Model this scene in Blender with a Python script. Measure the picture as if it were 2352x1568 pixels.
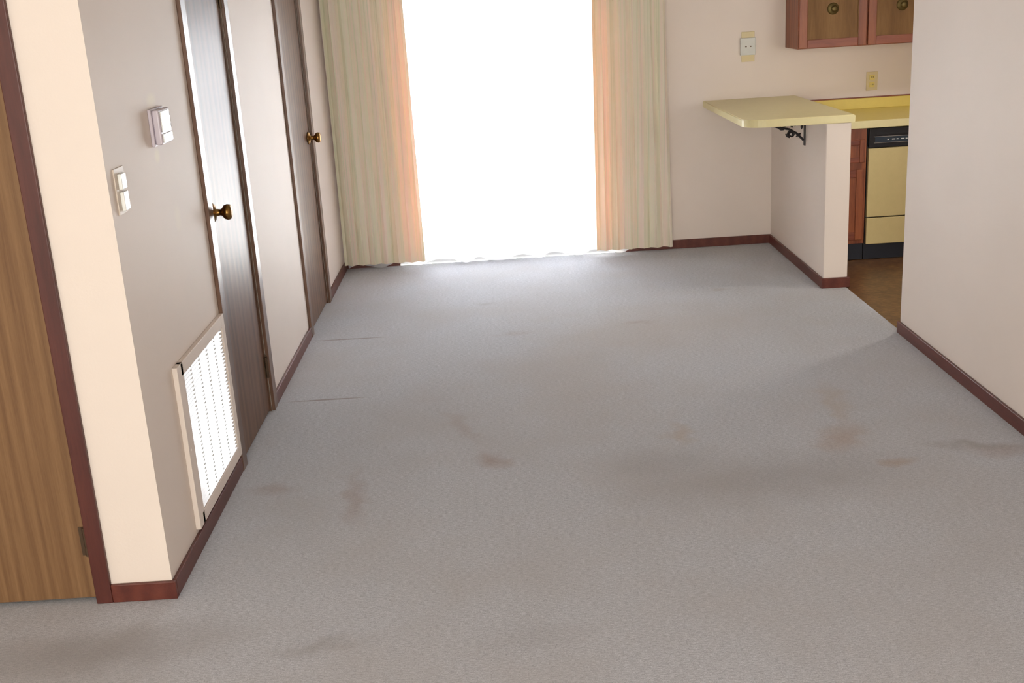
import bpy, bmesh, math, random
from mathutils import Vector, Matrix
random.seed(7)
for o in list(bpy.data.objects): bpy.data.objects.remove(o)
S = bpy.context.scene
COL = S.collection

# ------------------------------------------------------------ camera (2352 x 1568)
F, PX, PY = 2600.0, 1176.0, 784.0
y = Vector((1120 - PX, -5 - PY, F)).normalized()
r = math.radians(3.5)
x = Vector((math.cos(r), -math.sin(r), 0)); x = (x - y * x.dot(y)).normalized()
z = x.cross(y)
if z.y > 0: z = -z
right = Vector((x[0], y[0], z[0])); down = Vector((x[1], y[1], z[1])); fwd = Vector((x[2], y[2], z[2]))
cam = bpy.data.objects.new('camera', bpy.data.cameras.new('camera')); COL.objects.link(cam)
M = Matrix((right, -down, -fwd)).transposed().to_4x4(); M.translation = (0, 0, 1.6)
cam.matrix_world = M
cam.data.lens = F / 2352 * 36; cam.data.sensor_width = 36; cam.data.clip_start = 0.05
S.camera = cam

# ------------------------------------------------------------ world, sun, lights, exposure
S.view_settings.view_transform = 'Standard'; S.view_settings.look = 'None'
S.view_settings.gamma = 1; S.view_settings.use_curve_mapping = False
S.view_settings.exposure = 0.0
W = bpy.data.worlds.new('sky'); S.world = W; W.use_nodes = True
bg = W.node_tree.nodes['Background']; bg.inputs[0].default_value = (0.86, 0.93, 1, 1); bg.inputs[1].default_value = 3.6

def light(name, kind, loc, energy, color, rot=(0, 0, 0), **k):
    d = bpy.data.lights.new(name, kind); d.energy = energy; d.color = color
    for a, b in k.items(): setattr(d, a, b)
    o = bpy.data.objects.new(name, d); o.location = loc; o.rotation_euler = rot; COL.objects.link(o)
    return o
sd = Vector((-0.12, -0.36, -1.0))            # the sun, high over the patio
sun = light('sun', 'SUN', (0, 12, 8), 48.0, (0.97, 0.97, 1), angle=math.radians(9))
sun.rotation_euler = sd.to_track_quat('-Z', 'Y').to_euler()
# daylight through the patio window, then unseen fill lights added behind the camera and in the kitchen
light('patio_daylight', 'AREA', (0.07, 7.32, 0.80), 78, (0.92, 0.96, 1), (-math.pi / 2, 0, 0), shape='RECTANGLE', size=1.4, size_y=1.5)
light('rear_fill', 'AREA', (-0.5, -2.95, 1.2), 176, (1, 0.965, 0.86), (math.pi / 2, 0, 0), shape='RECTANGLE', size=2.4, size_y=1.3)  # added behind the camera to brighten the corner face
light('overhead_fill', 'POINT', (-0.6, -0.4, 2.2), 18, (1, 0.92, 0.8), shadow_soft_size=0.12)  # unseen warm fill added overhead behind the camera
light('counter_fill_spot', 'SPOT', (2.6, 5.6, 2.36), 46, (1, 0.93, 0.80), shadow_soft_size=0.07, spot_size=math.radians(112), spot_blend=0.5)  # unseen spot added to light the kitchen counter
light('kitchen_fill', 'AREA', (2.75, 3.46, 1.35), 13, (1, 0.95, 0.84), (math.pi / 2, 0, 0), shape='RECTANGLE', size=1.1, size_y=0.9)  # unseen fill added to light the kitchen fronts and far wall

# ------------------------------------------------------------ materials
def srgb(r, g, b):
    f = lambda c: (c / 255 / 12.92) if c / 255 <= 0.04045 else ((c / 255 + 0.055) / 1.055) ** 2.4
    return (f(r), f(g), f(b), 1)
class Mt:
    def __init__(s, name):
        s.m = bpy.data.materials.new(name); s.m.use_nodes = True; s.n = s.m.node_tree.nodes; s.l = s.m.node_tree.links
        s.b = s.n['Principled BSDF']; s.out = s.n['Material Output']
    def N(s, t, **k):
        n = s.n.new(t)
        for a, v in k.items(): setattr(n, a, v)
        return n
    def co(s, scale=(1, 1, 1)):
        t = s.N('ShaderNodeTexCoord'); g = s.N('ShaderNodeNewGeometry'); m = s.N('ShaderNodeMapping'); m.inputs['Scale'].default_value = scale
        s.l.new(g.outputs['Position'], m.inputs[0]); return m.outputs[0]
    def noise(s, vec, scale, detail=3, rough=0.5):
        n = s.N('ShaderNodeTexNoise'); n.inputs['Scale'].default_value = scale; n.inputs['Detail'].default_value = detail; n.inputs['Roughness'].default_value = rough
        s.l.new(vec, n.inputs['Vector']); return n.outputs['Fac']
    def ramp(s, fac, stops):
        n = s.N('ShaderNodeValToRGB'); e = n.color_ramp.elements
        while len(e) < len(stops): e.new(0.5)
        for i, (p, c) in enumerate(stops): e[i].position = p; e[i].color = c
        s.l.new(fac, n.inputs[0]); return n.outputs[0]
    def mix(s, fac, a, b, mode='MIX'):
        n = s.N('ShaderNodeMix', data_type='RGBA', blend_type=mode)
        for sock, v in ((n.inputs[0], fac), (n.inputs[6], a), (n.inputs[7], b)):
            if hasattr(v, 'links'): s.l.new(v, sock)
            else: sock.default_value = v
        return n.outputs[2]
    def math(s, op, a, b=0.0, c=None):
        n = s.N('ShaderNodeMath', operation=op)
        for i, v in enumerate((a, b) if c is None else (a, b, c)):
            if hasattr(v, 'links'): s.l.new(v, n.inputs[i])
            else: n.inputs[i].default_value = v
        return n.outputs[0]
    def bump(s, h, strength=0.2, dist=0.002):
        n = s.N('ShaderNodeBump'); n.inputs['Strength'].default_value = strength; n.inputs['Distance'].default_value = dist
        s.l.new(h, n.inputs['Height']); s.l.new(n.outputs[0], s.b.inputs['Normal'])
    def base(s, c):
        if hasattr(c, 'links'): s.l.new(c, s.b.inputs['Base Color'])
        else: s.b.inputs['Base Color'].default_value = c
    def blob(s, vec, c, rad, soft=0.6, amp=1.0, ang=0.0):
        """elliptical patch of wear or painted shade around a place: 1 inside, 0 outside"""
        a = s.N('ShaderNodeVectorMath', operation='SUBTRACT'); s.l.new(vec, a.inputs[0]); a.inputs[1].default_value = c
        ro = s.N('ShaderNodeVectorRotate', rotation_type='Z_AXIS'); ro.inputs['Angle'].default_value = -ang; s.l.new(a.outputs[0], ro.inputs[0])
        d = s.N('ShaderNodeVectorMath', operation='DIVIDE'); s.l.new(ro.outputs[0], d.inputs[0]); d.inputs[1].default_value = rad
        l = s.N('ShaderNodeVectorMath', operation='LENGTH'); s.l.new(d.outputs[0], l.inputs[0])
        m = s.N('ShaderNodeMapRange', interpolation_type='SMOOTHSTEP'); s.l.new(l.outputs[1], m.inputs[0])
        m.inputs[1].default_value = 1.0; m.inputs[2].default_value = 1.0 - soft if soft < 1 else 0.0
        m.inputs[3].default_value = 0.0; m.inputs[4].default_value = amp
        return m.outputs[0]

def paint(name, col, rough=0.55, bump=0.12, patches=()):
    m = Mt(name); v = m.co()
    c = m.ramp(m.noise(v, 2.2, 3), [(0.3, col), (0.7, tuple(min(1, a * 1.04) for a in col[:3]) + (1,))])
    for (p, rad, pc, a) in patches:
        c = m.mix(m.blob(v, p, rad, 0.8, a), c, pc)
    m.base(c); m.b.inputs['Roughness'].default_value = rough
    m.b.inputs['Specular IOR Level'].default_value = 0.35
    m.bump(m.noise(v, 160, 2), bump, 0.002); return m.m
def wood(name, c0, c1, c2, axis='z', rough=0.35, scale=1.0, spec=0.5, coat=0.0, k=0.09, bmp=0.08):
    m = Mt(name)
    sc = {'z': (1, 1, k), 'x': (k, 1, 1), 'y': (1, k, 1)}[axis]
    v = m.co(sc)
    n1 = m.noise(v, 26 * scale, 5, 0.62); n2 = m.noise(v, 160 * scale, 3, 0.7)
    w = m.N('ShaderNodeTexWave', wave_type='RINGS', rings_direction={'z': 'Z', 'x': 'X', 'y': 'Y'}[axis])
    w.inputs['Scale'].default_value = 5 * scale; w.inputs['Distortion'].default_value = 5; w.inputs['Detail'].default_value = 3
    vv = m.co(tuple(a * 1.0 for a in sc)); m.l.new(vv, w.inputs['Vector'])
    f = m.math('ADD', m.math('MULTIPLY', n1, 0.55), m.math('ADD', m.math('MULTIPLY', n2, 0.3), m.math('MULTIPLY', w.outputs['Fac'], 0.15)))
    m.base(m.ramp(f, [(0.32, c0), (0.5, c1), (0.68, c2)]))
    m.b.inputs['Roughness'].default_value = rough; m.b.inputs['Specular IOR Level'].default_value = spec
    m.b.inputs['Coat Weight'].default_value = coat; m.b.inputs['Coat Roughness'].default_value = 0.25
    m.bump(n2, bmp, 0.001); return m.m
def plain(name, col, rough=0.4, metal=0.0, spec=0.5):
    m = Mt(name); v = m.co()
    c = m.ramp(m.noise(v, 30, 2), [(0.3, tuple(a * 0.96 for a in col[:3]) + (1,)), (0.7, col)])
    m.base(c); m.b.inputs['Roughness'].default_value = rough; m.b.inputs['Metallic'].default_value = metal
    m.b.inputs['Specular IOR Level'].default_value = spec; return m.m

WALLC = srgb(225, 212, 202)
pc = srgb(236, 226, 205)
M_wall = paint('wall_paint', WALLC)
M_lwall = paint('hall_wall_paint', WALLC, patches=[((-1.0, 3.42, 1.37), (0.1, 0.07, 0.03), pc, 0.8), ((-1.0, 3.40, 1.21), (0.1, 0.04, 0.03), pc, 0.8),
    ((-1.0, 3.52, 1.0), (0.1, 0.05, 0.06), pc, 0.35)])
M_ceil = paint('ceiling_paint', srgb(196, 190, 182))
M_base = wood('redwood_trim', srgb(80, 36, 28), srgb(94, 44, 34), srgb(106, 54, 42), 'y', 0.38)
M_case = wood('redwood_casing', srgb(66, 30, 25), srgb(80, 38, 32), srgb(92, 46, 37), 'z', 0.4)
M_hcase = wood('hall_casing_wood', srgb(84, 58, 46), srgb(106, 78, 62), srgb(122, 94, 76), 'z', 0.3, spec=0.4, coat=0.3, bmp=0.02)
M_door = wood('hall_door_veneer', srgb(84, 58, 44), srgb(104, 74, 56), srgb(122, 90, 68), 'z', 0.36, spec=0.2, bmp=0.015)
M_ldoor = wood('entry_door_veneer', srgb(106, 76, 50), srgb(121, 90, 60), srgb(134, 102, 70), 'z', 0.5, spec=0.3, k=0.03, scale=3.4)
M_cab = wood('cabinet_oak', srgb(104, 50, 30), srgb(138, 74, 44), srgb(160, 92, 54), 'z', 0.42)
M_cabx = wood('cabinet_rail_oak', srgb(100, 46, 34), srgb(132, 68, 46), srgb(150, 84, 56), 'x', 0.42)
M_panel = wood('cabinet_panel_oak', srgb(112, 80, 50), srgb(132, 98, 62), srgb(144, 110, 72), 'z', 0.55, 0.7, spec=0.2)
M_brass = plain('aged_brass', srgb(150, 112, 62), 0.28, 1.0)
M_oldb = plain('dark_antique_brass', srgb(112, 96, 58), 0.5, 0.8)
M_hinge = plain('dull_bronze', srgb(92, 74, 58), 0.45, 0.7)
M_iron = plain('black_iron', srgb(44, 38, 40), 0.5, 0.4)
M_white = plain('white_plastic', srgb(236, 236, 232), 0.12, 0.0, 0.9)
M_body = plain('thermostat_plastic', srgb(206, 196, 206), 0.35)
M_box = plain('grey_white_plastic', srgb(212, 212, 206), 0.4, 0, 0.3)
M_cream = plain('cream_plastic', srgb(214, 196, 148), 0.4)
M_plate = plain('painted_plate', srgb(214, 200, 186), 0.45)
M_vent = plain('white_enamel', srgb(248, 248, 250), 0.2, 0.0, 1.0); M_vent.node_tree.nodes['Principled BSDF'].inputs['Coat Weight'].default_value = 0.1
M_ventf = plain('cream_enamel', srgb(224, 214, 205), 0.6, 0.0, 0.1)
M_dark = plain('dark_void', srgb(40, 36, 34), 0.8)
M_slot = plain('slot_black', srgb(30, 28, 26), 0.6)
M_lam = plain('yellow_laminate', srgb(226, 214, 164), 0.38)
M_lamk = plain('gold_laminate', srgb(226, 204, 108), 0.35)
M_dw = plain('almond_enamel', srgb(208, 190, 138), 0.3)
M_black = plain('black_panel', srgb(34, 34, 38), 0.22)
M_navy = plain('slate_panel', srgb(50, 60, 72), 0.18)
M_kick = plain('dark_kick', srgb(24, 28, 40), 0.4)
M_chrome = plain('chrome', srgb(220, 222, 224), 0.15, 1.0)
M_alu = plain('aluminium', srgb(200, 200, 200), 0.35, 0.8)
M_conc = plain('patio_concrete', srgb(206, 202, 192), 0.8)

def carpet():
    m = Mt('grey_carpet'); v = m.co()
    n0 = m.noise(m.co((1.0, 4.5, 1)), 60, 4, 0.8)
    n1 = m.noise(m.co((1, 2.5, 1)), 260, 3, 0.8)
    n2 = m.noise(v, 1.6, 3, 0.55)
    f = m.math('ADD', m.math('MULTIPLY', n0, 0.45), m.math('MULTIPLY', n1, 0.55))
    c = m.ramp(f, [(0.42, srgb(152, 154, 163)), (0.5, srgb(187, 188, 195)), (0.58, srgb(216, 217, 224))])
    c = m.mix(m.math('MULTIPLY', m.math('SUBTRACT', n2, 0.42), 1.5), c, srgb(176, 169, 166))
    # distort position for ragged edges on stains and painted shade
    nn = m.N('ShaderNodeTexNoise'); nn.inputs['Scale'].default_value = 9; nn.inputs['Detail'].default_value = 3; m.l.new(v, nn.inputs['Vector'])
    sb = m.N('ShaderNodeVectorMath', operation='SUBTRACT'); m.l.new(nn.outputs['Color'], sb.inputs[0]); sb.inputs[1].default_value = (0.5, 0.5, 0.5)
    ml = m.N('ShaderNodeVectorMath', operation='MULTIPLY'); m.l.new(sb.outputs[0], ml.inputs[0]); ml.inputs[1].default_value = (0.16, 0.16, 0)
    ad = m.N('ShaderNodeVectorMath', operation='ADD'); m.l.new(v, ad.inputs[0]); m.l.new(ml.outputs[0], ad.inputs[1]); p = ad.outputs[0]
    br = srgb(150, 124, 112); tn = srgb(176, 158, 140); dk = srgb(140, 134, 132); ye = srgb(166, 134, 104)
    for (cx, cy, rx, ry, col, amp, ang) in STAINS_AND_SHADE(br, tn, dk, ye):
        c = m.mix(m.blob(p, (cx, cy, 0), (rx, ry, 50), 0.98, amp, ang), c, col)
    # two straight seams in the carpet by the hall doors
    for (cx, cy, ln, a) in ((-0.80, 5.475, 0.23, -0.03), (-0.79, 4.575, 0.21, 0.0)):
        c = m.mix(m.blob(v, (cx, cy, 0), (ln, 0.011, 50), 0.6, 0.6, a), c, srgb(112, 84, 74))
    m.base(c); m.b.inputs['Roughness'].default_value = 0.95; m.b.inputs['Specular IOR Level'].default_value = 0.15
    m.b.inputs['Sheen Weight'].default_value = 0.25; m.b.inputs['Sheen Roughness'].default_value = 0.5
    m.bump(n1, 0.5, 0.004); return m.m
def STAINS_AND_SHADE(br, tn, dk, ye):
    return [(-0.09, 3.80, 0.09, 0.13, br, .6, .5), (-0.20, 4.15, 0.05, 0.30, br, .25, .45), (-0.56, 3.55, 0.06, 0.34, br, .38, .1),
            (-0.86, 3.66, 0.12, 0.09, br, .38, 0), (1.18, 3.80, 0.14, 0.20, ye, .45, -.4), (1.27, 4.15, 0.08, 0.35, tn, .40, -.1),
            (1.30, 3.56, 0.09, 0.05, ye, .5, 0), (1.62, 3.66, 0.24, 0.05, dk, .5, -.25), (1.70, 3.60, 0.16, 0.10, br, .35, 0),
            (0.85, 3.50, 0.75, 0.30, dk, .38, .1), (0.50, 3.70, 0.30, 0.18, dk, .30, .2), (0.28, 4.55, 0.45, 0.75, tn, .22, .1), (0.68, 5.3, 0.8, 0.7, tn, .30, 0),
            (0.62, 3.95, 0.08, 0.14, tn, .5, 0), (-0.55, 2.62, 0.18, 0.06, dk, .4, .2), (-1.15, 2.66, 0.5, 0.2, dk, .6, .1), (-0.12, 6.0, 0.10, 0.05, dk, .3, 0), (0.03, 5.4, 0.14, 0.06, br, .2, 0),  # wide dark ellipse at near left paints in the light falloff there
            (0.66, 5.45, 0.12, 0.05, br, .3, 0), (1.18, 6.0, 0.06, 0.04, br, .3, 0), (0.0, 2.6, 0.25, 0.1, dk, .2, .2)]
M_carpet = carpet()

def vinyl():
    m = Mt('brown_vinyl'); v = m.co()
    n = m.noise(v, 9, 6, 0.7); n2 = m.noise(m.co((1, 1.6, 1)), 34, 4, 0.7)
    f = m.math('ADD', m.math('MULTIPLY', n, 0.5), m.math('MULTIPLY', n2, 0.5))
    m.base(m.ramp(f, [(0.36, srgb(70, 44, 28)), (0.52, srgb(112, 78, 48)), (0.66, srgb(146, 108, 66))]))
    m.b.inputs['Roughness'].default_value = 0.35; return m.m
M_vinyl = vinyl()

def drape_mat():
    m = Mt('striped_drape'); uv = m.N('ShaderNodeUVMap'); mp = m.N('ShaderNodeMapping'); mp.inputs['Scale'].default_value = (1, 0.004, 1)
    m.l.new(uv.outputs[0], mp.inputs[0])
    n = m.noise(mp.outputs[0], 16, 2, 0.5); n2 = m.noise(mp.outputs[0], 90, 2, 0.6)
    f = m.math('ADD', m.math('MULTIPLY', n, 0.6), m.math('MULTIPLY', n2, 0.4))
    c = m.ramp(f, [(0.36, srgb(210, 212, 182)), (0.48, srgb(230, 226, 204)), (0.58, srgb(236, 220, 208)), (0.66, srgb(214, 216, 192))])
    m.n.remove(m.b)
    d = m.N('ShaderNodeBsdfDiffuse'); t = m.N('ShaderNodeBsdfTranslucent'); x = m.N('ShaderNodeMixShader')
    m.l.new(c, d.inputs[0])
    tc = m.mix(1.0, c, srgb(255, 160, 118), 'MULTIPLY'); m.l.new(tc, t.inputs[0])
    x.inputs[0].default_value = 0.10
    m.l.new(d.outputs[0], x.inputs[1]); m.l.new(t.outputs[0], x.inputs[2]); m.l.new(x.outputs[0], m.out.inputs[0])
    return m.m
M_drape = drape_mat()
def sheer_mat():
    m = Mt('white_sheer'); v = m.co(); m.n.remove(m.b)
    d = m.N('ShaderNodeBsdfDiffuse'); t = m.N('ShaderNodeBsdfTranslucent'); x = m.N('ShaderNodeMixShader'); tr = m.N('ShaderNodeBsdfTransparent'); y = m.N('ShaderNodeMixShader')
    col = (0.9, 0.9, 0.93, 1)
    for k in (d, t): k.inputs[0].default_value = col
    tr.inputs[0].default_value = (1, 1, 1, 1)
    x.inputs[0].default_value = 0.6
    f = m.ramp(m.noise(v, 700, 1), [(0.3, (0.36, 0.36, 0.36, 1)), (0.7, (0.48, 0.48, 0.48, 1))])
    sp = m.N('ShaderNodeSeparateXYZ'); g = m.N('ShaderNodeNewGeometry'); m.l.new(g.outputs['Position'], sp.inputs[0])
    f = m.math('MULTIPLY', f, m.math('ADD', m.math('MULTIPLY', m.math('GREATER_THAN', sp.outputs[2], 0.055), 0.85), 0.15))   # doubled hem lets less through
    m.l.new(f, y.inputs[0])
    m.l.new(d.outputs[0], x.inputs[1]); m.l.new(t.outputs[0], x.inputs[2])
    m.l.new(x.outputs[0], y.inputs[1]); m.l.new(tr.outputs[0], y.inputs[2]); m.l.new(y.outputs[0], m.out.inputs[0])
    return m.m
M_sheer = sheer_mat()
def glass_mat():
    m = Mt('window_glass'); m.n.remove(m.b)
    g = m.N('ShaderNodeBsdfGlossy'); g.inputs['Roughness'].default_value = 0.02; tr = m.N('ShaderNodeBsdfTransparent'); y = m.N('ShaderNodeMixShader')
    fr = m.N('ShaderNodeFresnel'); fr.inputs[0].default_value = 1.45
    m.l.new(fr.outputs[0], y.inputs[0]); m.l.new(tr.outputs[0], y.inputs[1]); m.l.new(g.outputs[0], y.inputs[2]); m.l.new(y.outputs[0], m.out.inputs[0])
    return m.m
M_glass = glass_mat()

# ------------------------------------------------------------ mesh helpers (world coordinates; the builder shifts them to the origin of the thing)
BASE = {}
def B(): return bmesh.new()
def box(bm, x0, x1, y0, y1, z0, z1, bev=0.0, seg=2):
    t = bmesh.new(); bmesh.ops.create_cube(t, size=1)
    for v in t.verts: v.co = ((x0 + x1) / 2 + v.co.x * (x1 - x0), (y0 + y1) / 2 + v.co.y * (y1 - y0), (z0 + z1) / 2 + v.co.z * (z1 - z0))
    if bev > 0: bmesh.ops.bevel(t, geom=list(t.edges), offset=bev, segments=seg, affect='EDGES', profile=0.5)
    me = bpy.data.meshes.new('t'); t.to_mesh(me); t.free(); bm.from_mesh(me); bpy.data.meshes.remove(me); return bm
def lathe(bm, prof, origin, axis, n=24):
    """prof: (radius, distance along axis)"""
    a = Vector(axis).normalized(); u = a.orthogonal().normalized(); w = a.cross(u); o = Vector(origin); rings = []
    for (rr, d) in prof:
        rings.append([bm.verts.new(o + a * d + (u * math.cos(2 * math.pi * i / n) + w * math.sin(2 * math.pi * i / n)) * max(rr, 1e-4)) for i in range(n)])
    for p, q in zip(rings, rings[1:]):
        for i in range(n): bm.faces.new((p[i], p[(i + 1) % n], q[(i + 1) % n], q[i]))
    bm.faces.new(rings[0][::-1]); bm.faces.new(rings[-1]); bmesh.ops.recalc_face_normals(bm, faces=bm.faces); return bm
def tube(bm, pts, rad, n=8):
    pts = [Vector(p) for p in pts]; rings = []; ref = Vector((0, 1, 0))
    for i, p in enumerate(pts):
        t = (pts[min(i + 1, len(pts) - 1)] - pts[max(i - 1, 0)]).normalized()
        u = (ref - t * ref.dot(t));  u = u.normalized() if u.length > 1e-3 else t.orthogonal().normalized(); w = t.cross(u)
        R = rad[i] if isinstance(rad, (list, tuple)) else rad
        rings.append([bm.verts.new(p + (u * math.cos(2 * math.pi * k / n) + w * math.sin(2 * math.pi * k / n)) * R) for k in range(n)])
    for p, q in zip(rings, rings[1:]):
        for i in range(n): bm.faces.new((p[i], p[(i + 1) % n], q[(i + 1) % n], q[i]))
    bm.faces.new(rings[0][::-1]); bm.faces.new(rings[-1]); bmesh.ops.recalc_face_normals(bm, faces=bm.faces); return bm
def obj(name, bm, mat, parent=None, origin=None, smooth=False, kind=None, label=None, cat=None, group=None):
    me = bpy.data.meshes.new(name)
    org = Vector(origin) if origin is not None else Vector((0, 0, 0))
    if parent is not None: org = BASE[parent]
    bmesh.ops.translate(bm, verts=bm.verts, vec=-org)
    if smooth:
        for f in bm.faces: f.smooth = True
    bm.to_mesh(me); bm.free(); me.materials.append(mat)
    o = bpy.data.objects.new(name, me); COL.objects.link(o)
    if smooth:
        for e in me.edges: pass
    if parent is not None: o.parent = parent
    else: o.location = org
    BASE[o] = org
    if kind: o['kind'] = kind
    if label: o['label'] = label
    if cat: o['category'] = cat
    if group: o['group'] = group
    return o
def thing(name, loc, label, cat, group=None, kind=None):
    o = bpy.data.objects.new(name, None); o.empty_display_size = 0.1; COL.objects.link(o); o.location = loc; BASE[o] = Vector(loc)
    if label: o['label'] = label
    if cat: o['category'] = cat
    if group: o['group'] = group
    if kind: o['kind'] = kind
    return o
def st(name, boxes, mat, bev=0.0, label=None):
    bm = B()
    for b in boxes: box(bm, *b, bev=bev)
    return obj(name, bm, mat, kind='structure', label=label, cat=None)

LX, RX, BY, FYL, H = -1.009, 1.819, 7.08, 2.935, 2.40
HD = 2.03      # door head height
# ------------------------------------------------------------ room shell
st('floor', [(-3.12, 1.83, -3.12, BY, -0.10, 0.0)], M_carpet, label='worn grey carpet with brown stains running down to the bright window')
st('floor_kitchen', [(1.831, 3.72, 3.3, BY, -0.10, -0.004)], M_vinyl, label='brown mottled vinyl kitchen floor beyond the half wall')
st('ceiling', [(-3.12, 3.72, -3.12, BY + 0.12, H, H + 0.1)], M_ceil)
st('wall_back', [(-1.13, -0.66, BY, BY + 0.12, 0, H), (0.77, 3.72, BY, BY + 0.12, 0, H), (-0.66, 0.77, BY, BY + 0.12, 2.05, H)], M_wall, label='off-white far wall around the wide window and over the bar')
D1 = (3.905, 4.485); D2 = (5.60, 6.235)
st('wall_left', [(LX - 0.12, LX, FYL, D1[0], 0, H), (LX - 0.12, LX, D1[1], D2[0], 0, H), (LX - 0.12, LX, D2[1], BY, 0, H),
                 (LX - 0.12, LX, D1[0], D1[1], HD, H), (LX - 0.12, LX, D2[0], D2[1], HD, H)], M_lwall, label='long off-white hall wall with two doors, thermostat and return air vent')
DX = (-2.02, -1.228)
st('wall_corner', [(DX[1], LX - 0.12, FYL, FYL + 0.12, 0, H), (-3.12, DX[0], FYL, FYL + 0.12, 0, H), (DX[0], DX[1], FYL, FYL + 0.12, HD, H)], M_wall, label='cream wall end facing the viewer between wooden door and hall')
st('wall_closet', [(-1.9, -1.8, FYL + 0.12, BY + 0.12, 0, H), (-1.9, -1.13, BY, BY + 0.12, 0, H), (-3.12, -3.0, FYL + .12, 4.3, 0, H), (-3.0, -1.9, 4.2, 4.3, 0, H)], M_wall)
st('wall_right', [(RX, RX + 0.12, -3.0, 5.015, 0, H)], M_wall, label='blank off-white wall at the right side')
st('wall_half', [(1.709, 1.838, 5.89, BY, 0, 0.875)], M_wall, bev=0.004, label='low off-white half wall carrying the bar top')
st('wall_kitchen', [(3.602, 3.72, 3.3, BY, 0, H)], M_wall)
st('wall_pantry', [(RX + 0.12, 2.15, 3.3, 3.42, 0, H), (3.35, 3.6, 3.3, 3.42, 0, H), (2.15, 3.35, 3.3, 3.42, 0, 0.85), (2.15, 3.35, 3.3, 3.42, 1.85, H)], M_wall)
st('wall_living', [(-3.12, -3.0, -3.0, FYL, 0, H)], M_wall)
st('wall_rear', [(-3.12, -1.75, -3.12, -3.0, 0, H), (0.75, 3.72, -3.12, -3.0, 0, H), (-1.75, 0.75, -3.12, -3.0, 0, 0.45), (-1.75, 0.75, -3.12, -3.0, 2.25, H)], M_wall)
st('floor_patio', [(-4, 6, BY + 0.12, 14, -0.16, -0.06)], M_conc)

bh, bt = 0.056, 0.012
def bb(name, bs, label):
    return st(name, bs, M_base, bev=0.0025, label=label)
bb('baseboard_corner', [(-1.183, LX + bt, FYL - bt, FYL, 0, bh)], 'short dark red wood baseboard under the cream wall end')
bb('baseboard_left', [(LX, LX + bt, FYL, 3.845, 0, bh), (LX, LX + bt, 4.545, 5.54, 0, bh), (LX, LX + bt, 6.295, BY, 0, bh)], 'dark wood baseboard along the hall wall')
bb('baseboard_back', [(LX + bt, -0.66, BY - bt, BY, 0, bh), (0.77, 1.709, BY - bt, BY, 0, bh)], 'dark red wood baseboard along the far wall')
bb('baseboard_half', [(1.697, 1.709, 5.878, BY - bt, 0, bh), (1.709, 1.850, 5.878, 5.89, 0, bh), (1.838, 1.850, 5.89, 6.44, 0, bh)], 'dark red wood baseboard around the half wall')
bb('baseboard_right', [(RX - bt, RX, -3.0, 5.027, 0, bh), (RX, RX + 0.12, 5.015, 5.027, 0, bh)], 'dark red wood baseboard under the right wall')

# ------------------------------------------------------------ hall doors
def knob(parent, base, ax, mat=M_brass, s=1.0):
    bm = B()
    lathe(bm, [(0.0, 0), (0.033 * s, 0), (0.034 * s, 0.004), (0.028 * s, 0.010), (0.013 * s, 0.014), (0.011 * s, 0.030), (0.014 * s, 0.036), (0.024 * s, 0.043), (0.028 * s, 0.054), (0.026 * s, 0.064), (0.016 * s, 0.069), (0.0, 0.070)], base, ax)
    return obj('door_knob', bm, mat, parent, smooth=True, label='aged brass door knob')
def hinge(parent, cx, cy, z0, side, mat=M_hinge, face='x'):
    bm = B()
    if face == 'x':
        lathe(bm, [(0.0065, 0), (0.0065, 0.088)], (cx, cy, z0), (0, 0, 1), 12)
        lathe(bm, [(0.002, 0), (0.0045, 0.004), (0.002, 0.010)], (cx, cy, z0 + 0.088), (0, 0, 1), 10)
        box(bm, cx - 0.009, cx - 0.005, cy - 0.018, cy + 0.018, z0, z0 + 0.088)
    else:
        lathe(bm, [(0.0065, 0), (0.0065, 0.088)], (cx, cy, z0), (0, 0, 1), 12)
        box(bm, cx - 0.018, cx + 0.018, cy + 0.005, cy + 0.009, z0, z0 + 0.088)
    return obj('hinge', bm, mat, parent, smooth=False)
def hall_door(n, y0, y1, knob_y, hinge_y, label):
    root = thing('door_%d' % n, (LX, (y0 + y1) / 2, 0), label, None, kind='structure')
    bm = B(); box(bm, LX - 0.040, LX - 0.004, y0 + 0.012, y1 - 0.012, 0.012, HD - 0.012, bev=0.0015)
    obj('door_slab', bm, M_door, root)
    jb = B()
    box(jb, LX - 0.118, LX - 0.001, y0, y0 + 0.010, 0, HD); box(jb, LX - 0.118, LX - 0.001, y1 - 0.010, y1, 0, HD); box(jb, LX - 0.118, LX - 0.001, y0 + 0.010, y1 - 0.010, HD - 0.010, HD)
    box(jb, LX - 0.085, LX - 0.042, y0 + 0.010, y0 + 0.022, 0, HD - 0.01); box(jb, LX - 0.085, LX - 0.042, y1 - 0.022, y1 - 0.010, 0, HD - 0.01)
    obj('door_jamb', jb, M_hcase, root)
    w = 0.06
    cs = B()
    for a, b in ((y0 - w, y0 + 0.004), (y1 - 0.004, y1 + w)): box(cs, LX, LX + 0.014, a, b, 0, HD + w, bev=0.003)
    box(cs, LX, LX + 0.014, y0 + 0.004, y1 - 0.004, HD - 0.004, HD + w, bev=0.003)
    obj('door_casing', cs, M_hcase, root)
    knob(root, (LX - 0.004, knob_y, 0.935), (1, 0, 0))
    for z0 in (0.15, 1.62): hinge(root, LX + 0.003, hinge_y, z0, 1)
    return root
hall_door(1, D1[0], D1[1], D1[0] + 0.055, D1[1] - 0.014, 'nearer glossy hall door with brass knob, beside the vent')
hall_door(2, D2[0], D2[1], D2[1] - 0.06, D2[0] + 0.014, 'farther dark hall door with brass knob, next to the curtain')

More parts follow.
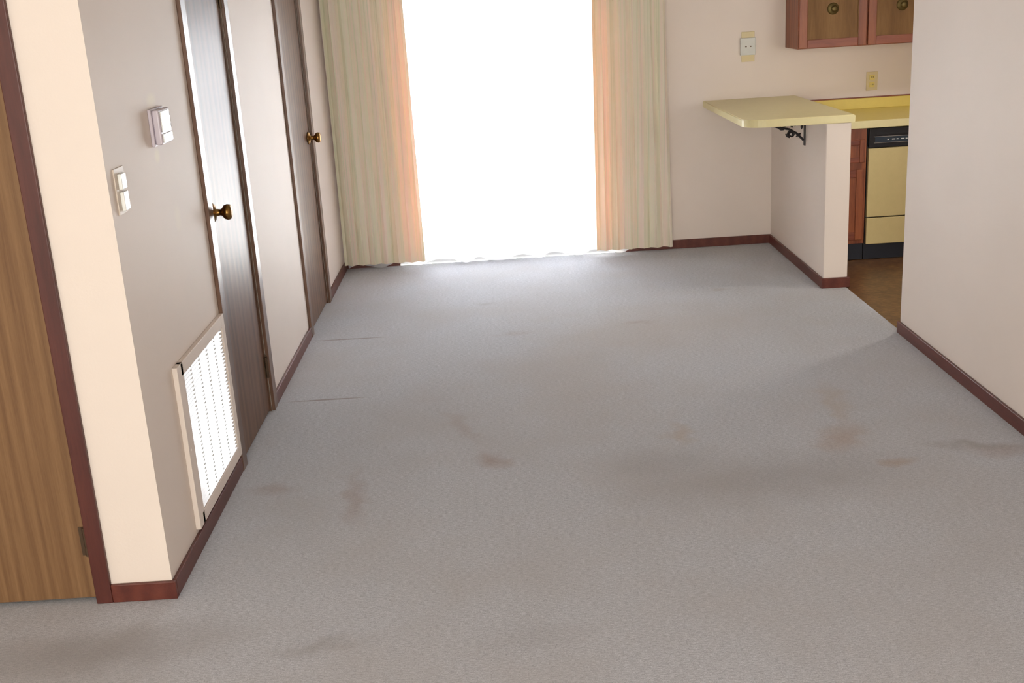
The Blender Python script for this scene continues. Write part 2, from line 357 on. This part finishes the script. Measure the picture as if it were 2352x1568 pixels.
# wooden door facing the camera at the far left
root = thing('door_3', ((DX[0] + DX[1]) / 2, FYL, 0), 'light brown wood grain door at the left edge of the view', None, kind='structure')
bm = B(); box(bm, DX[0] + 0.012, DX[1] - 0.003, FYL + 0.004, FYL + 0.039, 0.014, HD - 0.012, bev=0.0015); obj('door_slab', bm, M_ldoor, root)
bm = B(); box(bm, DX[1] - 0.002, DX[1] + 0.045, FYL - 0.014, FYL, 0, HD + 0.045, bev=0.003); box(bm, DX[0] - 0.045, DX[0] + 0.008, FYL - 0.014, FYL, 0, HD + 0.045, bev=0.003)
box(bm, DX[0] + 0.008, DX[1] - 0.002, FYL - 0.014, FYL, HD - 0.008, HD + 0.045, bev=0.003); obj('door_casing', bm, M_case, root)
bm = B(); box(bm, DX[0], DX[0] + 0.01, FYL + 0.001, FYL + 0.118, 0, HD); box(bm, DX[1] - 0.003, DX[1], FYL + 0.001, FYL + 0.118, 0, HD); box(bm, DX[0] + 0.01, DX[1] - 0.003, FYL + 0.045, FYL + 0.118, HD - 0.03, HD)
box(bm, DX[1] - 0.02, DX[1] - 0.003, FYL + 0.042, FYL + 0.08, 0, HD - .03); box(bm, DX[0] + 0.01, DX[0] + 0.022, FYL + 0.042, FYL + 0.08, 0, HD - .03)
obj('door_jamb', bm, M_case, root)
for z0 in (0.15, 1.75): hinge(root, DX[1] - 0.004, FYL - 0.004, z0, 1, M_hinge, 'y')
knob(root, (DX[0] + 0.075, FYL + 0.004, 0.935), (0, -1, 0))

# ------------------------------------------------------------ return air vent
V = dict(y0=3.225, y1=3.842, z0=0.070, z1=0.600)
vr = thing('air_vent', (LX, (V['y0'] + V['y1']) / 2, V['z0']), 'white louvered return air vent low on the hall wall beside the door', 'vent')
fw, fd = 0.040, 0.016
bm = B(); y0, y1, z0, z1 = V['y0'], V['y1'], V['z0'], V['z1']
box(bm, LX, LX + fd, y0, y0 + fw + 0.022, z0, z1, bev=0.002); box(bm, LX, LX + fd, y1 - fw, y1, z0, z1, bev=0.002)
box(bm, LX, LX + fd, y0 + fw, y1 - fw, z0, z0 + fw, bev=0.002); box(bm, LX, LX + fd, y0 + fw, y1 - fw, z1 - fw, z1, bev=0.002)
obj('vent_frame', bm, M_lwall, vr)
bm = B(); box(bm, LX + 0.0005, LX + 0.002, y0 + fw, y1 - fw, z0 + fw, z1 - fw); obj('vent_back', bm, M_dark, vr, label='dark opening behind the louvers')
ns = 34; zz0, zz1 = z0 + fw, z1 - fw
for i in range(ns):
    zc = zz0 + (i + 0.5) * (zz1 - zz0) / ns; h = (zz1 - zz0) / ns
    bm = B()
    vs = [(LX + 0.0025, zc + h * 0.20), (LX + 0.0120, zc - h * 0.50), (LX + 0.0130, zc - h * 0.38), (LX + 0.0035, zc + h * 0.36)]
    a = [bm.verts.new((p, y0 + fw + 0.022, q)) for p, q in vs]; b = [bm.verts.new((p, y1 - fw, q)) for p, q in vs]
    for k in range(4): bm.faces.new((a[k], a[(k + 1) % 4], b[(k + 1) % 4], b[k]))
    bm.faces.new(a[::-1]); bm.faces.new(b); bmesh.ops.recalc_face_normals(bm, faces=bm.faces)
    obj('louver', bm, M_vent, vr)
for k in range(1, 5):
    yc = y0 + fw + 0.022 + k * (y1 - y0 - 2 * fw - 0.022) / 5
    bm = B(); box(bm, LX + 0.002, LX + 0.010, yc - 0.006, yc + 0.006, zz0, zz1, bev=0.001); obj('mullion', bm, M_vent, vr)
for (ya, za) in ((y0 + fw / 2, z0 + 0.26), (y1 - fw / 2, z0 + 0.26)):
    bm = B(); lathe(bm, [(0, 0), (0.005, 0), (0.004, 0.002), (0, 0.003)], (LX + fd, ya, za), (1, 0, 0), 12); obj('screw', bm, M_ventf, vr)

# ------------------------------------------------------------ thermostat, switch
t = thing('thermostat', (LX, 3.43, 1.24), 'white plastic thermostat box high on the hall wall near door', 'thermostat')
bm = B(); box(bm, LX, LX + 0.010, 3.362, 3.496, 1.238, 1.347, bev=0.003); obj('base_plate', bm, M_body, t)
bm = B(); box(bm, LX + 0.010, LX + 0.030, 3.370, 3.488, 1.242, 1.343, bev=0.005, seg=3); obj('housing', bm, M_body, t, label='pale lilac grey housing')
bm = B(); box(bm, LX + 0.030, LX + 0.0335, 3.382, 3.470, 1.278, 1.338, bev=0.0015); obj('display_window', bm, M_white, t, label='glossy white display window')
bm = B(); box(bm, LX + 0.030, LX + 0.0335, 3.382, 3.478, 1.247, 1.273, bev=0.0015); obj('button_flap', bm, M_white, t)
for k in range(3):
    bm = B(); box(bm, LX + 0.030, LX + 0.032, 3.474, 3.482, 1.285 + 0.017 * k, 1.295 + 0.017 * k, bev=0.0005); obj('button', bm, M_hinge, t)

t = thing('light_switch', (LX, 3.03, 1.11), 'double light switch with two glossy white rockers near wall corner', 'light switch')
bm = B(); box(bm, LX, LX + 0.004, 2.984, 3.064, 1.106, 1.228, bev=0.001); obj('wall_plate', bm, M_plate, t)
for (a, b) in ((1.171, 1.213), (1.114, 1.165)):
    bm = B(); box(bm, LX + 0.004, LX + 0.015, 3.004, 3.044, a, b, bev=0.003, seg=3); obj('rocker', bm, M_white, t)

# ------------------------------------------------------------ window with glass, sheer curtain and drapes
w = thing('window_1', (0.07, BY + 0.05, 0), 'wide floor to ceiling window washed out by daylight', None, kind='structure')
bm = B(); xa, xb, zt = -0.66, 0.77, 2.05
box(bm, xa, xa + 0.04, BY + 0.02, BY + 0.10, 0, zt); box(bm, xb - 0.04, xb, BY + 0.02, BY + 0.10, 0, zt)
box(bm, xa + 0.04, xb - 0.04, BY + 0.02, BY + 0.10, zt - 0.04, zt); box(bm, xa + 0.04, xb - 0.04, BY + 0.02, BY + 0.10, 0.0, 0.025)
obj('window_frame', bm, M_alu, w)
for (a, b, yy) in ((xa + 0.04, 0.09, BY + 0.045), (0.05, xb - 0.04, BY + 0.075)):
    bm = B()
    box(bm, a, a + 0.04, yy - .012, yy + .012, 0.025, zt - .04); box(bm, b - 0.04, b, yy - .012, yy + .012, 0.025, zt - .04)
    box(bm, a + .04, b - .04, yy - .012, yy + .012, 0.025, 0.07); box(bm, a + .04, b - .04, yy - .012, yy + .012, zt - .085, zt - .04)
    s = obj('sash', bm, M_alu, w)
    bm = B(); box(bm, a + 0.04, b - 0.04, yy - .003, yy + .003, 0.07, zt - .085); obj('pane', bm, M_glass, s)

def cloth(x0, x1, yc, z0, z1, folds, amp, seed, spread=0.0, hem=None, nz=24, sharp=1.0):
    rnd = random.Random(seed); bm = bmesh.new(); uvl = bm.loops.layers.uv.new('UVMap'); nx = folds * 18
    ph = [rnd.uniform(-0.6, 0.6) for _ in range(folds + 2)]; am = [rnd.uniform(0.55, 1.1) for _ in range(folds + 2)]
    rows = []
    for j in range(nz + 1):
        g = j / nz; zz = z0 + (z1 - z0) * g; row = []; u = 0; last = None
        for i in range(nx + 1):
            s = i / nx; k = s * folds; a = int(min(k, folds - 1)); f = k - a
            p = ph[a] * (1 - f) + ph[a + 1] * f; A = am[a] * (1 - f) + am[a + 1] * f
            wv = math.sin(2 * math.pi * k + p + 0.35 * math.sin(2.1 * g * 3 + a)) ; wv = math.copysign(abs(wv) ** sharp, wv)
            X = x0 + (x1 - x0) * s + spread * (1 - g) * (s - 0.5) * 2 * 0.5 + 0.25 * amp * math.sin(4 * math.pi * k + p)
            Y = yc + amp * A * wv * (0.8 + 0.2 * (1 - g))
            Zb = 0
            if hem and j < 2: Zb = hem * (0.5 + 0.5 * math.sin(2 * math.pi * k * 0.5 + 2 * p)) * (1 - j / 2)
            P = Vector((X, Y, zz + Zb))
            if last is not None: u += (Vector((X, Y)) - last).length
            last = Vector((X, Y)); row.append((bm.verts.new(P), u, zz))
        rows.append(row)
    for j in range(nz):
        for i in range(nx):
            q = [rows[j][i], rows[j][i + 1], rows[j + 1][i + 1], rows[j + 1][i]]
            fc = bm.faces.new([t[0] for t in q])
            for lp, t in zip(fc.loops, q): lp[uvl].uv = (t[1], t[2])
    return bm
obj('sheer_curtain', cloth(-0.985, 0.93, 7.035, 0.004, 2.15, 15, 0.012, 3, hem=0.03), M_sheer, origin=(0, 7.035, 0), smooth=True,
    label='white sheer curtain glowing with daylight across the window, scalloped hem on the carpet', cat='curtain')
obj('drape', cloth(-0.985, -0.507, 6.965, 0.042, 2.15, 7, 0.018, 5, spread=0.03), M_drape, origin=(-0.745, 6.965, 0), smooth=True,
    label='striped beige drape hanging left of the bright window', cat='curtain', group=None)
obj('drape', cloth(0.618, 1.035, 6.965, 0.040, 2.15, 6, 0.018, 11, spread=0.06), M_drape, origin=(0.83, 6.965, 0), smooth=True,
    label='striped beige drape hanging right of the bright window', cat='curtain')
rd = thing('curtain_rod', (0, 7.0, 2.16), 'white double traverse rod above the window', 'curtain rod')
bm = B(); box(bm, -1.0, 1.06, 6.955, 6.975, 2.16, 2.185, bev=0.003); box(bm, -1.0, 1.06, 7.027, 7.043, 2.16, 2.18, bev=0.003); obj('rail', bm, M_white, rd)
for xc in (-0.95, 0.03, 1.0):
    bm = B(); box(bm, xc - 0.01, xc + 0.01, 6.975, 7.027, 2.165, 2.18); box(bm, xc - 0.01, xc + 0.01, 7.043, BY, 2.165, 2.18); box(bm, xc - 0.014, xc + 0.014, BY - 0.003, BY, 2.14, 2.21); obj('bracket', bm, M_white, rd)

# ------------------------------------------------------------ bar top, bracket, kitchen
def slab(name, pts, z0, z1, mat, bev, **k):
    bm = bmesh.new(); lo = [bm.verts.new((p[0], p[1], z0)) for p in pts]; f = bm.faces.new(lo)
    ext = bmesh.ops.extrude_face_region(bm, geom=[f]); vs = [g for g in ext['geom'] if isinstance(g, bmesh.types.BMVert)]
    bmesh.ops.translate(bm, verts=vs, vec=(0, 0, z1 - z0)); bmesh.ops.recalc_face_normals(bm, faces=bm.faces)
    ed = [e for e in bm.edges if abs(e.verts[0].co.z - e.verts[1].co.z) < 1e-6]
    bmesh.ops.bevel(bm, geom=ed, offset=bev, segments=2, affect='EDGES')
    return obj(name, bm, mat, **k)
R_ = 0.11; pts = [(1.855, BY), (1.285, BY)]
for i in range(9):
    a = math.pi + (math.pi / 2) * i / 8; pts.append((1.285 + R_ + R_ * math.cos(a), 5.885 + R_ + R_ * math.sin(a)))
pts += [(1.855, 5.885)]
slab('bar_top', pts, 0.876, 0.916, M_lam, 0.004, origin=(1.5, 6.4, 0.876), label='pale yellow laminate bar top with rounded corner, resting on the half wall', cat='counter')

def spiral(c, r0, r1, a0, turns, yy, n=26):
    return [(c[0] + (r0 + (r1 - r0) * i / n) * math.cos(a0 + turns * 2 * math.pi * i / n), yy, c[1] + (r0 + (r1 - r0) * i / n) * math.sin(a0 + turns * 2 * math.pi * i / n)) for i in range(n + 1)]
def bracket(yy):
    t = thing('shelf_bracket', (1.709, yy, 0.70), 'black scrolled iron bracket under the yellow bar top', 'bracket')
    bm = B(); box(bm, 1.703, 1.709, yy - 0.012, yy + 0.012, 0.715, 0.876, bev=0.001); box(bm, 1.44, 1.703, yy - 0.012, yy + 0.012, 0.870, 0.876, bev=0.001); obj('mounting_strap', bm, M_iron, t)
    bm = B(); tube(bm, [(1.452, yy, 0.868), (1.50, yy, 0.842), (1.56, yy, 0.822), (1.62, yy, 0.808), (1.66, yy, 0.785), (1.70, yy, 0.745)], 0.0065); obj('brace', bm, M_iron, t)
    bm = B(); tube(bm, spiral((1.650, 0.842), 0.006, 0.026, 0.5, 1.6, yy), 0.0045); obj('scroll', bm, M_iron, t)
    bm = B(); tube(bm, spiral((1.592, 0.846), 0.005, 0.020, 2.0, 1.5, yy), 0.0045); obj('scroll', bm, M_iron, t)
    bm = B(); tube(bm, spiral((1.545, 0.856), 0.003, 0.012, 1.0, 1.4, yy), 0.0038); obj('scroll', bm, M_iron, t)
    bm = B(); tube(bm, spiral((1.632, 0.782), 0.005, 0.021, -1.0, 1.7, yy), 0.005); obj('scroll', bm, M_iron, t)
    for (dx, dz, a) in ((1.672, 0.775, 0.6), (1.612, 0.772, 2.4), (1.575, 0.812, 2.8), (1.69, 0.82, 1.4)):
        bm = B(); d = Vector((math.cos(a), 0, math.sin(a)))
        lathe(bm, [(0.001, -0.018), (0.006, -0.008), (0.008, 0), (0.006, 0.009), (0.001, 0.018)], (dx, yy, dz), d, 10); obj('leaf', bm, M_iron, t)
bracket(6.30)

# kitchen counter along the far wall
k = thing('kitchen_counter', (2.7, 6.76, 0.772), 'golden yellow kitchen countertop with low backsplash and wood edge strip', 'counter')
bm = B(); box(bm, 1.840, 3.6, 6.435, 6.45, 0.770, 0.812, bev=0.003); obj('front_edge', bm, M_lam, k, label='pale yellow front edge')
bm = B(); box(bm, 1.840, 3.6, 6.4505, BY, 0.772, 0.812); obj('countertop', bm, M_lamk, k)
bm = B(); box(bm, 1.840, 3.6, 7.058, BY, 0.812, 0.876, bev=0.002); obj('backsplash', bm, M_lamk, k)
bm = B(); box(bm, 1.857, 3.6, 7.055, BY, 0.876, 0.882, bev=0.001); obj('edge_strip', bm, M_cabx, k, label='thin brown wood strip')
# base cabinet
k = thing('base_cabinet', (1.98, 6.76, 0), 'narrow red oak base cabinet between half wall and dishwasher', 'cabinet')
x0, x1 = 1.840, 2.108
bm = B(); box(bm, x0, x1, 6.47, 7.078, 0.10, 0.770); box(bm, x0, x1, 6.50, 7.078, 0, 0.10); obj('carcass', bm, M_cab, k)
bm = B(); box(bm, x0, x1, 6.488, 6.50, 0.0, 0.10); obj('toe_kick', bm, M_kick, k, label='dark toe kick')
def front(parent, name, a, b, c, d, fr, yf, pm=M_cab):
    """framed front: the panel is the part, its stiles and rails are sub-parts"""
    bm = B(); box(bm, a + fr, b - fr, yf + 0.008, yf + 0.017, c + fr, d - fr); f = obj(name, bm, pm, parent)
    for p, q in ((a, a + fr), (b - fr, b)):
        bm = B(); box(bm, p, q, yf, yf + 0.018, c, d, bev=0.003); obj('stile', bm, M_cab, f)
    for p, q in ((c, c + fr), (d - fr, d)):
        bm = B(); box(bm, a + fr, b - fr, yf + 0.0005, yf + 0.018, p, q, bev=0.003); obj('rail', bm, M_cabx, f)
    return f
front(k, 'drawer', x0 + 0.012, x1 - 0.012, 0.575, 0.705, 0.03, 6.452)
front(k, 'cabinet_door', x0 + 0.012, x1 - 0.012, 0.125, 0.535, 0.045, 6.452)
# dishwasher
k = thing('dishwasher', (2.42, 6.76, 0), 'almond dishwasher with black control panel under the kitchen counter', 'dishwasher')
x0, x1 = 2.114, 2.714
bm = B(); box(bm, x0, x1, 6.48, 7.06, 0.09, 0.768); obj('tub', bm, M_black, k)
bm = B(); box(bm, x0 + 0.003, x1 - 0.003, 6.452, 6.48, 0.256, 0.652, bev=0.003); obj('door', bm, M_dw, k)
bm = B(); box(bm, x0 + 0.003, x1 - 0.003, 6.452, 6.48, 0.095, 0.249, bev=0.003); obj('access_panel', bm, M_dw, k)
bm = B(); box(bm, x0 + 0.003, x1 - 0.003, 6.448, 6.48, 0.656, 0.766, bev=0.003); cp = obj('control_panel', bm, M_black, k, label='black control panel')
bm = B(); box(bm, x0 + 0.035, x1 - 0.01, 6.4465, 6.4485, 0.684, 0.716); obj('display_strip', bm, M_navy, cp, label='slate grey strip')
bm = B(); box(bm, x0 + 0.03, x1 - 0.01, 6.4455, 6.448, 0.716, 0.7185); box(bm, x0 + 0.03, x1 - 0.01, 6.4455, 6.448, 0.6815, 0.684); obj('chrome_line', bm, M_chrome, cp, label='thin chrome lines')
bm = B()
for i in range(6):
    xx = x0 + 0.105 + i * 0.026; box(bm, xx, xx + (0.018 if i % 2 else 0.010), 6.4455, 6.4466, 0.697, 0.702)
obj('control_marks', bm, M_white, cp, label='small white marks')
bm = B(); box(bm, x0 + 0.04, x1 - 0.03, 6.442, 6.448, 0.726, 0.738, bev=0.002); obj('handle', bm, M_black, k)
bm = B(); box(bm, x0, x1, 6.488, 6.50, 0.0, 0.088); obj('toe_kick', bm, M_kick, k)
# wall cabinet
k = thing('wall_cabinet', (2.19, 6.92, 1.205), 'reddish oak wall cabinet with two doors above the kitchen counter', 'cabinet')
x0, x1, zb, zt = 1.790, 2.590, 1.205, 1.97
bm = B(); box(bm, x0, x1, 6.79, 7.079, zb, zt, bev=0.001); obj('carcass', bm, M_cab, k)
def cdoor(a, b):
    yf = 6.770; c, d = zb + 0.004, zt - 0.01; fr = 0.048
    d_ = front(k, 'cabinet_door', a, b, c, d, fr, yf, M_panel)
    # light inner bead
    bm = B(); e = 0.004
    box(bm, a + fr, a + fr + e, yf + 0.002, yf + 0.012, c + fr, d - fr); box(bm, b - fr - e, b - fr, yf + 0.002, yf + 0.012, c + fr, d - fr)
    obj('bead', bm, M_panel, d_, label='paler inner bead')
    xm = (a + b) / 2; zk = 1.424
    bm = B(); lathe(bm, [(0, 0), (0.034, 0), (0.032, 0.003), (0.018, 0.006), (0.009, 0.008), (0.008, 0.018), (0.018, 0.024), (0.019, 0.030), (0.010, 0.035), (0, 0.036)], (xm, yf + 0.008, zk), (0, -1, 0))
    obj('knob', bm, M_oldb, d_, smooth=True, label='round antique brass knob')
cdoor(1.793, 2.185); cdoor(2.195, 2.587)

# wall plates on the far wall
k = thing('phone_jack', (1.56, BY, 1.13), 'small white box on a taller beige wall plate, left of wall cabinet', 'wall plate')
bm = B(); box(bm, 1.522, 1.602, BY - 0.005, BY, 1.135, 1.312, bev=0.002); obj('wall_plate', bm, M_cream, k, label='beige backing plate')
bm = B(); box(bm, 1.512, 1.604, BY - 0.026, BY - 0.005, 1.175, 1.277, bev=0.003); jb = obj('adapter_box', bm, M_box, k, label='white square box')
for a in (1.540, 1.568):
    bm = B(); box(bm, a, a + 0.010, BY - 0.0265, BY - 0.0255, 1.222, 1.230); obj('slot', bm, M_hinge, jb)
k = thing('outlet', (2.326, BY, 0.92), 'beige electrical outlet on the far wall above the kitchen counter', 'outlet')
bm = B(); box(bm, 2.291, 2.361, BY - 0.005, BY, 0.918, 1.030, bev=0.002); obj('wall_plate', bm, M_cream, k)
for zc in (0.952, 0.996):
    bm = B(); box(bm, 2.310, 2.342, BY - 0.008, BY - 0.005, zc - 0.014, zc + 0.014, bev=0.001); s = obj('receptacle', bm, M_lamk, k)
    bm = B(); box(bm, 2.318, 2.321, BY - 0.0085, BY - 0.0078, zc - 0.003, zc + 0.007); box(bm, 2.331, 2.334, BY - 0.0085, BY - 0.0078, zc - 0.003, zc + 0.007); obj('slot', bm, M_slot, s)

# added fixtures for the overhead and counter fill lights, out of view
k = thing('fill_ceiling_lamp', (-0.6, -0.4, H), 'round ceiling lamp added unseen behind the viewer', 'lamp')
bm = B(); lathe(bm, [(0, 0), (0.13, 0), (0.13, 0.02), (0, 0.02)], (-0.6, -0.4, H - 0.0205), (0, 0, 1)); obj('canopy', bm, M_white, k)
k = thing('fill_downlight', (2.6, 5.6, H), 'round recessed ceiling downlight added out of view to light the kitchen', 'lamp')
bm = B(); lathe(bm, [(0.10, 0), (0.10, 0.006), (0.075, 0.010), (0.072, 0.006)], (2.6, 5.6, H - 0.0105), (0, 0, 1)); obj('trim_ring', bm, M_white, k)

# unseen window added behind the camera around the rear fill light
w = thing('added_rear_window', (-0.5, -3.06, 0.45), 'added unseen window behind the viewer', None, kind='structure')
bm = B(); box(bm, -1.75, -1.70, -3.10, -3.04, 0.45, 2.25); box(bm, 0.70, 0.75, -3.10, -3.04, 0.45, 2.25); box(bm, -1.70, 0.70, -3.10, -3.04, 0.45, 0.50); box(bm, -1.70, 0.70, -3.10, -3.04, 2.20, 2.25); box(bm, -0.52, -0.48, -3.10, -3.04, 0.50, 2.20)
f = obj('window_frame', bm, M_alu, w)
bm = B(); box(bm, -1.70, 0.70, -3.075, -3.069, 0.50, 2.20); obj('pane', bm, M_glass, f)

# kitchen window added for the kitchen fill light, hidden by the right wall
w = thing('added_kitchen_window', (2.75, 3.36, 0.85), 'added unseen kitchen window behind the right wall', None, kind='structure')
bm = B(); box(bm, 2.15, 2.19, 3.33, 3.40, 0.85, 1.85); box(bm, 3.31, 3.35, 3.33, 3.40, 0.85, 1.85); box(bm, 2.19, 3.31, 3.33, 3.40, 0.85, 0.89); box(bm, 2.19, 3.31, 3.33, 3.40, 1.81, 1.85)
f = obj('window_frame', bm, M_alu, w)
bm = B(); box(bm, 2.19, 3.31, 3.362, 3.368, 0.89, 1.81); obj('pane', bm, M_glass, f)
